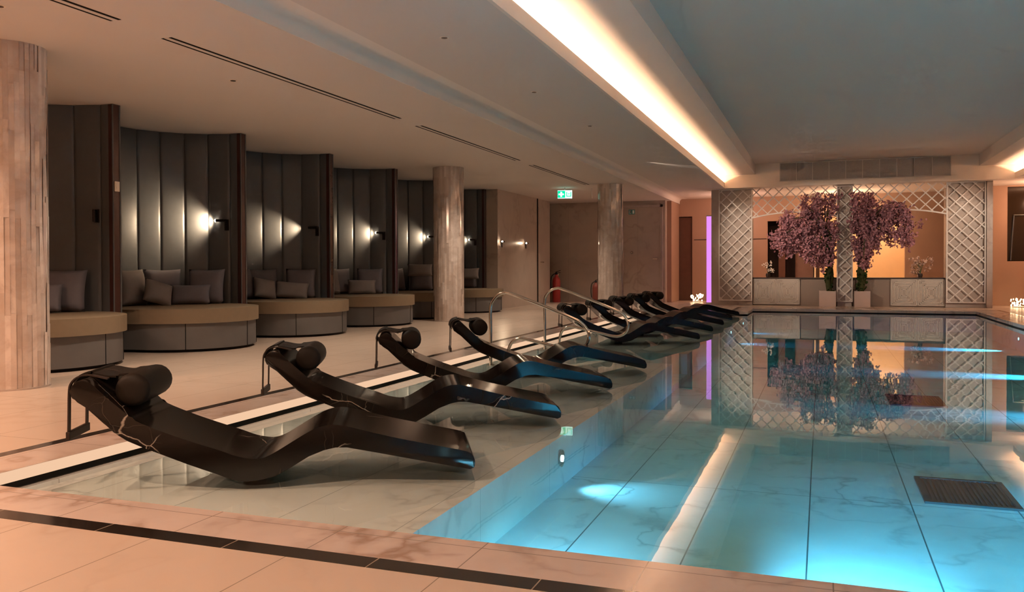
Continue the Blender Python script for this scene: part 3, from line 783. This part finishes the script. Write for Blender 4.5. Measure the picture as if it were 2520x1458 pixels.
# reading lamps on the screens
def reading_lamp(label, lit, x, y, z, rz, arm, power=5.0, group='reading lamps on the booths'):
    t = thing('wall_lamp' if 'wall' in label else 'reading_lamp', label, 'lamp', (x, y, z), rz, group)
    bm = bx(-.028, .028, -.012, .0, -.10, .035, bev=.004); obj('back_plate', bm, 'darkmetal', t)
    bm = bmesh.new(); tube(bm, [(0, -.012, .02), (0, -.05, .02)], .008, 8); obj('arm', bm, 'darkmetal', t, smooth=0.8)
    bm = bmesh.new()
    if arm: tube(bm, [(.015, -.05, .02), (-.115, -.055, .02)], .017, 12)
    else: tube(bm, [(0, -.045, .03), (0, -.045, -.095)], .017, 12)
    hd = obj('lamp_head', bm, 'darkmetal' , t, smooth=0.8)
    if arm:
        bm = bmesh.new(); (tube(bm, [(-.1151, -.055, .02), (-.1153, -.0553, .02)], .010, 12) if 'third' in label else bmesh.ops.create_icosphere(bm, subdivisions=2, radius=.017, matrix=Matrix.Translation((-.118, -.055, .02)))); obj('lens', bm, 'lens' if lit and 'third' not in label else 'lens_off', hd)
    if lit:
        ld = bpy.data.lights.new('reading_lamp_beam', 'SPOT'); ld.energy = power; ld.color = (1.0, .72, .46); ld.spot_size = D(76 if 'third' in label else 126); ld.spot_blend = 1.0; ld.shadow_soft_size = .02
        lo = bpy.data.objects.new('reading_lamp_beam', ld); link(lo); lo.parent = t
        lo.location = (-.135, -.075, .02); lo.rotation_euler = (D(-16 if 'third' in label else -2), D(84), 0)   # aims along the screen
    return t
lamps = [('reading lamp folded down and unlit on the nearest screen', False, False),
         ('lit reading lamp on the second, brightly lit screen', True, True),
         ('reading lamp with its head swung flat along the third screen', True, True),
         ('lit reading lamp on the fourth screen', True, True),
         ('lit reading lamp on the fifth screen, left of the middle column', True, True),
         ('lit reading lamp on the last screen, right of the middle column', True, True)]
for k, (lb, lit, arm) in enumerate(lamps):
    a = D(100); cx, cy = FX + NC[0], FY + FP * k + NC[1]
    reading_lamp(lb, lit, cx + (NR - .005) * math.cos(a), cy + (NR - .012) * math.sin(a), 1.44, a - PI / 2, arm, (0, 26, 24, 13, 12, 13)[k])
reading_lamp('lit lamp on the bare marble wall beyond the last daybed', True, -6.376, 16.85, 1.405, PI / 2, True, 5, 'wall lamps on the marble wall')
reading_lamp('further wall lamp on the marble wall, beside the dark door joint', True, -6.376, 18.4, 1.41, PI / 2, True, .6, 'wall lamps on the marble wall')

# ------------------------------------------------------------------ loungers
TH = D(27)
bot = [(-.738, .312), (-.712, .301), (-.680, .272), (-.607, .201), (-.566, .158), (-.515, .122), (-.442, .090), (-.364, .057), (-.258, .012), (-.152, -.029), (-.075, -.062), (-.035, -.071), (.0, -.074), (.035, -.072), (.07, -.067), (.122, -.056), (.192, -.017), (.27, .030), (.335, .062), (.388, .073), (.44, .066), (.586, .036), (.746, .002), (.998, -.052)]
top = [(-.748, .335), (-.744, .358), (-.726, .382), (-.695, .394), (-.662, .380), (-.588, .309), (-.514, .243), (-.475, .210), (-.36, .158), (-.238, .111), (-.111, .066), (-.05, .042), (.0, .030), (.04, .026), (.08, .033), (.130, .058), (.193, .096), (.271, .142), (.318, .162), (.360, .170), (.40, .169), (.467, .155), (.627, .112), (.827, .067), (.985, .032), (1.012, .010), (1.022, -.020), (1.016, -.045)]
def dens(L, sub):
    return [(p.x, p.z) for p in smoothpath([(s, 0, z) for s, z in L], sub)]
LW = .50
def make_lounger(label):
    t = thing('stone_lounger', label, 'lounger', (0, 0, 0), 0, 'black stone loungers on the pool shelves')
    bm = bmesh.new()
    pts = dens(top, 3) + bot[::-1]
    a = [bm.verts.new((s, 0, z)) for s, z in pts]; b = [bm.verts.new((s, LW, z)) for s, z in pts]
    fa = bm.faces.new(a); fb = bm.faces.new(b[::-1]); n = len(pts)
    for i in range(n): bm.faces.new((a[i], a[(i + 1) % n], b[(i + 1) % n], b[i]))
    ed = [e for e in fa.edges] + [e for e in fb.edges]
    bmesh.ops.bevel(bm, geom=ed, offset=.006, segments=2, affect='EDGES', profile=0.5)
    obj('slab', bm, 'stone', t, smooth=0.40)
    bm = bmesh.new(); prism(bm, [(-.05, .20), (.05, .20), (.05, .42), (-.05, .42)], SH, -.05); obj('foot_block', bm, 'stone', t)
    return t
def make_headrest(label):
    t = thing('headrest', label, 'headrest cushion', (0, 0, 0), 0, 'strapped bolster headrests')
    bm = bmesh.new(); r = .074
    ys = [(.045, .35), (.048, .75), (.060, .97), (.08, 1.0), (.25, 1.02), (.42, 1.0), (.44, .97), (.452, .75), (.455, .35)]
    rings = []
    for y_, f in ys: rings.append([bm.verts.new((-.505 + r * f * math.cos(2 * PI * k / 20), y_, .338 + r * f * math.sin(2 * PI * k / 20))) for k in range(20)])
    for p, q in zip(rings, rings[1:]):
        for k in range(20): bm.faces.new((p[k], p[(k + 1) % 20], q[(k + 1) % 20], q[k]))
    bm.faces.new(rings[0][::-1]); bm.faces.new(rings[-1])
    obj('bolster', bm, 'bolster', t, smooth=1.0)
    # flap over the head end
    pth = [(-.52, .402), (-.57, .398), (-.62, .400), (-.680, .412), (-.715, .408), (-.748, .388), (-.762, .355), (-.762, .325)]
    P = dens(pth, 3); bm = bmesh.new()
    for y0, y1 in ((.10, .40),):
        L = []
        for i, (s, z) in enumerate(P):
            a_, b_ = P[max(i - 1, 0)], P[min(i + 1, len(P) - 1)]
            d = Vector((b_[0] - a_[0], 0, b_[1] - a_[1])).normalized(); nn = Vector((d.z, 0, -d.x)); nn = -nn if nn.z < 0 and i < 14 else nn
            nn = Vector((-d.z, 0, d.x)); nn = nn if (nn.x < 0 or nn.z > 0) else -nn
            L.append([bm.verts.new(Vector((s, yy, z)) + nn * o_) for yy, o_ in ((y0, 0), (y1, 0), (y1, .008), (y0, .008))])
        for p, q in zip(L, L[1:]):
            for k in range(4): bm.faces.new((p[k], p[(k + 1) % 4], q[(k + 1) % 4], q[k]))
        bm.faces.new(L[0]); bm.faces.new(L[-1][::-1])
    obj('flap', bm, 'bolster', t, smooth=0.7)
    for y_ in (.045, .255):
        bm = bmesh.new()
        Q = dens([(-.60, .392), (-.68, .410), (-.728, .402), (-.757, .372), (-.764, .33), (-.766, .24), (-.768, .155)], 3)
        for p, q in zip(Q, Q[1:]): bar(bm, (p[0], y_, p[1]), (q[0], y_, q[1]), .024, .006, (0, 1, 0)) if False else bar(bm, (p[0], y_, p[1]), (q[0], y_, q[1]), .006, .026, (0, 1, 0))
        obj('strap', bm, 'strap', t)
    bm = bx(-.777, -.759, .030, .272, .125, .162, bev=.004); obj('counterweight', bm, 'strap', t)
    return t
lounge_pos = [(-1.50, 3.605), (-1.50, 4.985), (-1.50, 6.345), (-1.50, 7.70), (-1.46, 11.02), (-1.46, 12.42), (-1.46, 13.85), (-1.46, 15.22), (-1.46, 16.56)]
lname = ['largest black veined stone lounger, nearest in the front corner of the shelf', 'black veined stone lounger second from the front coping', 'black veined stone lounger third from the front coping', 'black stone lounger just before the steel handrails', 'black stone lounger first beyond the steel handrails, with its feet lowest of the far group', 'second black stone lounger beyond the steel handrails', 'middle black stone lounger of the five beyond the handrails', 'last but one black stone lounger beyond the handrails', 'furthest black stone lounger, by the far pool corner']
hname = ['brown bolster headrest strapped over the nearest lounger', 'brown bolster headrest strapped over the second lounger from the front', 'brown bolster headrest strapped over the third lounger from the front', 'brown bolster headrest on the lounger just before the handrails', 'brown bolster headrest on the first lounger beyond the handrails', 'brown bolster headrest on the second lounger beyond the handrails', 'brown bolster headrest on the middle lounger beyond the handrails', 'brown bolster headrest on the last but one lounger beyond the handrails', 'brown bolster headrest on the furthest lounger by the far pool corner']
L0 = make_lounger(lname[0]); H0 = make_headrest(hname[0])
ux, uy = math.cos(TH), math.sin(TH)
for i, (x, y) in enumerate(lounge_pos):
    loc = (x - ux * 1.02, y - uy * 1.02, 0)
    jig = 0.0
    if i == 0:
        for o in (L0, H0): o.location = loc; o.rotation_euler = (0, 0, TH)
    else:
        dup(L0, loc, TH, lname[i]); dup(H0, loc, TH, hname[i])

# ------------------------------------------------------------------ handrails
RP = [(-3.15, SH), (-3.15, .20), (-3.15, .47), (-3.125, .545), (-3.07, .60), (-3.0, .625), (-2.93, .615), (-2.6, .50), (-2.28, .375), (-2.19, .325), (-2.135, .255), (-2.125, .19), (-2.15, .12), (-2.21, .075), (-2.30, .065), (-2.5, .105), (-2.78, .162), (-2.86, .16), (-2.925, .12), (-2.96, .04), (-2.97, -.05), (-2.97, SH)]
RPs = dens(RP, 4)
def handrail(label, y):
    t = thing('handrail', label, 'handrail', (0, y, 0), 0, 'steel handrails at the pool steps')
    bm = bmesh.new(); tube(bm, [(x, 0, z) for x, z in RPs], .0165, 12); obj('rail_tube', bm, 'chrome', t, smooth=1.2)
    for x in (-3.15, -2.97):
        bm = bmesh.new(); lathe(bm, [(.04, SH + .0), (.04, SH + .010), (.02, SH + .016)], 16, (x, 0, 0)); obj('floor_flange', bm, 'chrome', t, smooth=0.8)
    return t
handrail('nearer looped steel handrail at the pool steps', 8.0)
handrail('further looped steel handrail at the pool steps', 9.79)

# ------------------------------------------------------------------ ceiling fittings
def slot(label, y0, y1):
    t = thing('ceiling_air_slot', label, 'air slot', (-4.38, (y0 + y1) / 2, ZC), 0, 'long double air slots in the low ceiling'); h = (y1 - y0) / 2
    for dx in (-.034, .034):
        bm = bmesh.new(); box(bm, dx - .012, dx + .012, -h, h, -.002, .0); obj('slot', bm, 'slot', t)
    bm = bmesh.new(); box(bm, -.02, .02, -h, h, -.003, .0); obj('centre_bar', bm, 'plaster', t)
    return t
slot('double air slot at the upper left corner of the ceiling', 1.0, 4.39)
slot('longest double air slot, above the near daybeds', 4.85, 8.36)
slot('double air slot further along, above the middle daybeds', 8.87, 12.28)
slot('furthest double air slot, running towards the exit sign', 12.93, 16.4)
def downlight(label, x, y, z):
    t = thing('downlight', label, 'ceiling light', (x, y, z), 0, 'small recessed downlights')
    bm = bmesh.new(); lathe(bm, [(.032, -.003), (.036, -.002), (.036, 0)], 18); obj('trim_ring', bm, 'plaster_lit', t)
    bm = bmesh.new(); lathe(bm, [(.024, -.0045), (.024, -.0025)], 18); obj('lens', bm, 'lens_off' , t)
    return t
downlight('small downlight nearest the camera on the middle ceiling strip', -2.73, 5.98, ZM)
downlight('second small downlight on the middle ceiling strip', -2.73, 8.15, ZM)
downlight('third small downlight on the middle ceiling strip', -2.73, 10.34, ZM)
downlight('small downlight on the low ceiling above the second daybed', -4.83, 6.15, ZC)
downlight('small dark downlight at the top left corner of the low ceiling', -4.82, 3.90, ZC)
downlight('small downlight on the low ceiling near the exit alcove', -5.6, 19.6, ZC)

# exit signs
t = thing('exit_sign', 'glowing green emergency exit sign hanging from the low ceiling', 'sign', (-4.98, 16.85, 2.30), D(16))
bm = bmesh.new(); box(bm, -.15, .15, -.018, .018, 0, .165); obj('case', bm, 'signwhite', t)
bm = bmesh.new(); box(bm, -.148, .005, -.0195, -.018, .012, .153); obj('green_field', bm, 'signgreen', t)
bm = bmesh.new(); box(bm, -.095, -.055, -.021, -.0195, .03, .135); box(bm, -.13, -.02, -.021, -.0195, .065, .10); obj('white_cross', bm, 'signwhite', t)
bm = bmesh.new()
for a in ((.03, .13, .035, .05), (.03, .045, .05, .13), (.115, .13, .05, .13), (.06, .10, .085, .098)): box(bm, a[0], a[1], -.0195, -.018, a[2], a[3])
obj('door_symbol', bm, 'signgreen', t)
bm = bmesh.new(); box(bm, -.012, .012, -.01, .01, .165, .22); obj('hanger', bm, 'white', t)
t = thing('small_exit_sign', 'small unlit teal exit sign on the back wall right of the far column', 'sign', (-4.45, 20.94, 2.19), 0)
bm = bmesh.new(); box(bm, -.08, .08, -.012, .0, 0, .12); obj('plate', bm, 'smallgreen', t)
bm = bmesh.new(); box(bm, -.055, -.025, -.014, -.012, .02, .10); box(bm, -.065, -.012, -.014, -.012, .045, .075); box(bm, .02, .06, -.014, -.012, .02, .10); obj('symbol', bm, 'smallwhite', t)
t = thing('side_sign', 'thin sign seen edge on beside the far column top', 'sign', (-4.50, 17.2, 2.32), D(100))
bm = bmesh.new(); box(bm, -.12, .12, -.008, .008, 0, .15); obj('plate', bm, 'white', t); bm = bmesh.new(); box(bm, -.01, .01, -.006, .006, .15, .2); obj('hanger', bm, 'white', t)

t = thing('wall_button', 'small round steel button on the marble right of the far column', 'switch', (-4.45, 20.93, 1.24), 0)
bm = bmesh.new(); bmesh.ops.create_cone(bm, cap_ends=True, segments=16, radius1=.035, radius2=.03, depth=.012, matrix=Matrix.Translation((0, -.006, 0)) @ Matrix.Rotation(PI / 2, 4, 'X')); obj('rim', bm, 'chrome', t)
bm = bmesh.new(); bmesh.ops.create_uvsphere(bm, u_segments=12, v_segments=8, radius=.02, matrix=Matrix.Translation((0, -.014, 0))); obj('knob', bm, 'chrome', t, smooth=3.2)
# fire extinguishers
def extinguisher(label, loc, m, s=1.0):
    t = thing('fire_extinguisher', label, 'fire extinguisher', loc, 0)
    bm = bmesh.new(); lathe(bm, [(.085 * s, 0), (.095 * s, .02 * s), (.095 * s, .48 * s), (.08 * s, .55 * s), (.035 * s, .60 * s), (.03 * s, .64 * s)], 20); obj('cylinder', bm, m, t, smooth=0.8)
    bm = bmesh.new(); lathe(bm, [(.03 * s, .64 * s), (.036 * s, .66 * s), (.02 * s, .70 * s)], 12); bar(bm, (-.02 * s, 0, .70 * s), (.10 * s, 0, .74 * s), .02 * s, .012 * s); bar(bm, (-.02 * s, 0, .68 * s), (.10 * s, 0, .69 * s), .02 * s, .012 * s); obj('valve_handle', bm, 'blackrub', t)
    bm = bmesh.new(); tube(bm, smoothpath([(-.02 * s, -.02, .67 * s), (-.10 * s, -.05, .60 * s), (-.12 * s, -.06, .40 * s), (-.105 * s, -.05, .22 * s)], 5), .012 * s, 8); obj('hose', bm, 'blackrub', t, smooth=1.0)
    return t
extinguisher('red fire extinguisher on the deck beside the marble wall corner', (-6.27, 20.45, 0), 'red', 1.08)
extinguisher('fire extinguisher in shade darkened red on the deck left of the far column', (-4.88, 19.0, 0), 'shaded_red', .82)

# pool grates and underwater lamps
def grate(label, x0, x1, y0, y1):
    t = thing('drain_grate', label, 'pool drain', ((x0 + x1) / 2, (y0 + y1) / 2, FL), 0)
    hx, hy = (x1 - x0) / 2, (y1 - y0) / 2
    bm = bmesh.new(); box(bm, -hx, hx, -hy, -hy + .03, .0, .012); box(bm, -hx, hx, hy - .03, hy, 0, .012); box(bm, -hx, -hx + .03, -hy + .03, hy - .03, 0, .012); box(bm, hx - .03, hx, -hy + .03, hy - .03, 0, .012); obj('frame', bm, 'grate', t)
    bm = bmesh.new(); box(bm, -hx + .03, hx - .03, -hy + .03, hy - .03, 0, .003)
    k = -hx + .045
    while k < hx - .035: box(bm, k, k + .012, -hy + .03, hy - .03, .003, .009); k += .024
    obj('slats', bm, 'grate', t)
    return t
grate('larger dark drain grate on the near pool floor', .53, 1.0, 5.08, 5.68)
grate('dark drain grate further away on the pool floor', .60, 1.08, 8.57, 9.24)
def pool_lamp(label, loc, rotz, energy, size=70, tilt=62, blend=.6, col=(.48, .79, 1.0)):
    t = thing('underwater_lamp', label, 'pool light', loc, rotz, 'round underwater lamps in the pool walls')
    bm = bmesh.new(); bmesh.ops.create_cone(bm, cap_ends=True, segments=16, radius1=.05, radius2=.044, depth=.012, matrix=Matrix.Translation((0, .006, 0)) @ Matrix.Rotation(PI / 2, 4, 'X')); obj('bezel', bm, 'chrome', t)
    bm = bmesh.new(); bmesh.ops.create_cone(bm, cap_ends=True, segments=16, radius1=.020, radius2=.018, depth=.006, matrix=Matrix.Translation((0, .014, 0)) @ Matrix.Rotation(PI / 2, 4, 'X')); obj('lens', bm, 'plens', t)
    ld = bpy.data.lights.new('underwater_beam', 'SPOT'); ld.energy = energy; ld.color = col; ld.spot_size = D(size); ld.spot_blend = blend; ld.shadow_soft_size = .04
    lo = bpy.data.objects.new('underwater_beam', ld); link(lo); lo.parent = t; lo.location = (0, .04, 0); lo.rotation_euler = (D(tilt), 0, 0)
    return t
# local +Y points into the pool
pool_lamp('underwater lamp glowing in the shelf wall nearest the front', (SX, 4.75, -.24), -PI / 2, 12, 84, 66, 1.0)
pool_lamp('underwater lamp in the shelf wall below the first far loungers', (SX, 14.6, -.22), -PI / 2, 12, 84, 66, 1.0)
pool_lamp('underwater lamp in the shelf wall near the far pool end', (SX, 16.95, -.22), -PI / 2, 12, 84, 66, 1.0)
for lb, x, rz, e in (('underwater lamp in the front pool wall beside the shelf', -1.05, 0, 190), ('underwater lamp in the front pool wall left of its middle', -.05, -.22, 640), ('underwater lamp in the front pool wall right of its middle', .90, -.22, 500), ('underwater lamp in the front pool wall by the right corner', 1.85, -.22, 360)):
    pool_lamp(lb, (x, PY0, -.22), rz, e * 1.15, 56, 69, 1.0)
for lb, y in (('underwater lamp in the right pool wall nearest the front', 5.2), ('second underwater lamp in the right pool wall from the front', 8.2), ('third underwater lamp in the right pool wall from the front', 11.2), ('underwater lamp in the right pool wall nearest the far end', 14.6)):
    pool_lamp(lb, (PX1, y, -.22), PI / 2, 420, 46, 70, 1.0)

# ------------------------------------------------------------------ lights of the room and added fill spots
def spot(name, loc, target, energy, col, size, blend=.6, soft=.08):
    ld = bpy.data.lights.new(name, 'SPOT'); ld.energy = energy; ld.color = col; ld.spot_size = D(size); ld.spot_blend = blend; ld.shadow_soft_size = soft
    o = bpy.data.objects.new(name, ld); link(o); o.location = loc
    o.rotation_euler = (Vector(target) - Vector(loc)).to_track_quat('-Z', 'Y').to_euler(); return o
def point(name, loc, energy, col, soft=.1):
    ld = bpy.data.lights.new(name, 'POINT'); ld.energy = energy; ld.color = col; ld.shadow_soft_size = soft
    o = bpy.data.objects.new(name, ld); link(o); o.location = loc; return o
LW_ = (1.0, .60, .39)
# unseen warm fill spots over the near deck, in the low and middle ceilings
spot('deck_fill_spot', (-2.75, 0.9, ZM - .02), (-2.75, 1.3, 0), 128, LW_, 125, .7)
spot('deck_fill_spot', (-4.9, 1.4, ZC - .02), (-4.9, 2.0, 0), 150, LW_, 130, .7)
spot('deck_fill_spot', (-6.2, 2.9, ZC - .02), (-6.0, 3.4, 0), 105, LW_, 120, .7)
spot('deck_fill_spot', (-0.6, -2.75, ZM - .02), (-0.4, 0.6, 0), 140, LW_, 120, .8)
LA_ = (1.0, .80, .62)
for yy, e in ((5.9, 80), (8.9, 72), (12.0, 60), (15.2, 54), (18.4, 54)):  # added spots that lift the ambient light along the deck
    spot('deck_fill_spot', (-4.83, yy, ZC - .02), (-4.83, yy, 0), e, LA_, 122, 1.0, .05)
spot('added_trellis_spot', (-3.05, 15.6, ZM - .02), (-1.1, 20, 1.25), 210, LA_, 31, .9, .03)  # spots added without fixtures to brighten the lattice wall
spot('added_trellis_spot', (-2.8, 14.2, ZM - .02), (0.6, 20, 1.3), 190, LA_, 34, .9, .03)
spot('added_trellis_spot', (4.9, 14.5, ZM - .02), (2.3, 20, 1.25), 270, LA_, 31, .9, .03)
# far end
point('back_room_lamp', (0.5, 21.5, 2.0), 26, (1.0, .66, .42))
point('bright_room_lamp', (1.3, 23.4, 2.3), 22, (1.0, .66, .38))
point('corridor_lamp', (-2.0, 21.3, 2.1), 11, (1.0, .58, .44))
spot('trellis_downlight', (-1.9, 19.75, ZM - .02), (-1.9, 19.4, 0), 5, LA_, 120, .8)
spot('trellis_downlight', (2.8, 19.75, ZM - .02), (2.8, 19.4, 0), 5, LA_, 120, .8)
point('right_lamp', (4.5, 20.4, 2.3), 25, (1.0, .55, .33))

# world: closed room, a trace of ambient
w = bpy.data.worlds.new('World'); scn.world = w; w.use_nodes = True
w.node_tree.nodes['Background'].inputs[0].default_value = (0.02, 0.015, 0.012, 1)
w.node_tree.nodes['Background'].inputs[1].default_value = 1.0

# ------------------------------------------------------------------ camera
F = 2088.3; yaw, pitch, roll, cy = D(20.0436), D(.8088), D(-.1705), 687.8
cyw, syw = math.cos(yaw), math.sin(yaw)
f = Vector((-syw * math.cos(pitch), cyw * math.cos(pitch), -math.sin(pitch))); r = Vector((cyw, syw, 0)); u = r.cross(f)
r2 = r * math.cos(roll) + u * math.sin(roll); u2 = -r * math.sin(roll) + u * math.cos(roll)
cam = bpy.data.cameras.new('Camera'); co = bpy.data.objects.new('Camera', cam); link(co)
mw = Matrix((r2, u2, -f)).transposed().to_4x4(); mw.translation = (0, 0, .88); co.matrix_world = mw
cam.sensor_fit = 'HORIZONTAL'; cam.sensor_width = 36.0; cam.lens = F / 2520 * 36.0
cam.shift_y = -(729 - cy) / 2520; cam.clip_start = .02; cam.clip_end = 100
scn.camera = co

# ------------------------------------------------------------------ view and sampling comfort
vs = scn.view_settings; scn.display_settings.display_device = 'sRGB'
vs.view_transform = 'Standard'; vs.look = 'None'; vs.exposure = 1.4; vs.gamma = 1.0; vs.use_curve_mapping = False
cy_ = scn.cycles
cy_.use_denoising = True
cy_.use_adaptive_sampling = True; cy_.adaptive_threshold = 0.07; cy_.adaptive_min_samples = 16
try: cy_.denoiser = 'OPENIMAGEDENOISE'
except Exception: pass
cy_.max_bounces = 6; cy_.diffuse_bounces = 4; cy_.glossy_bounces = 4; cy_.transmission_bounces = 4; cy_.transparent_max_bounces = 8; cy_.volume_bounces = 0
cy_.sample_clamp_indirect = 4.0; cy_.caustics_reflective = False; cy_.caustics_refractive = False; cy_.blur_glossy = 0.5
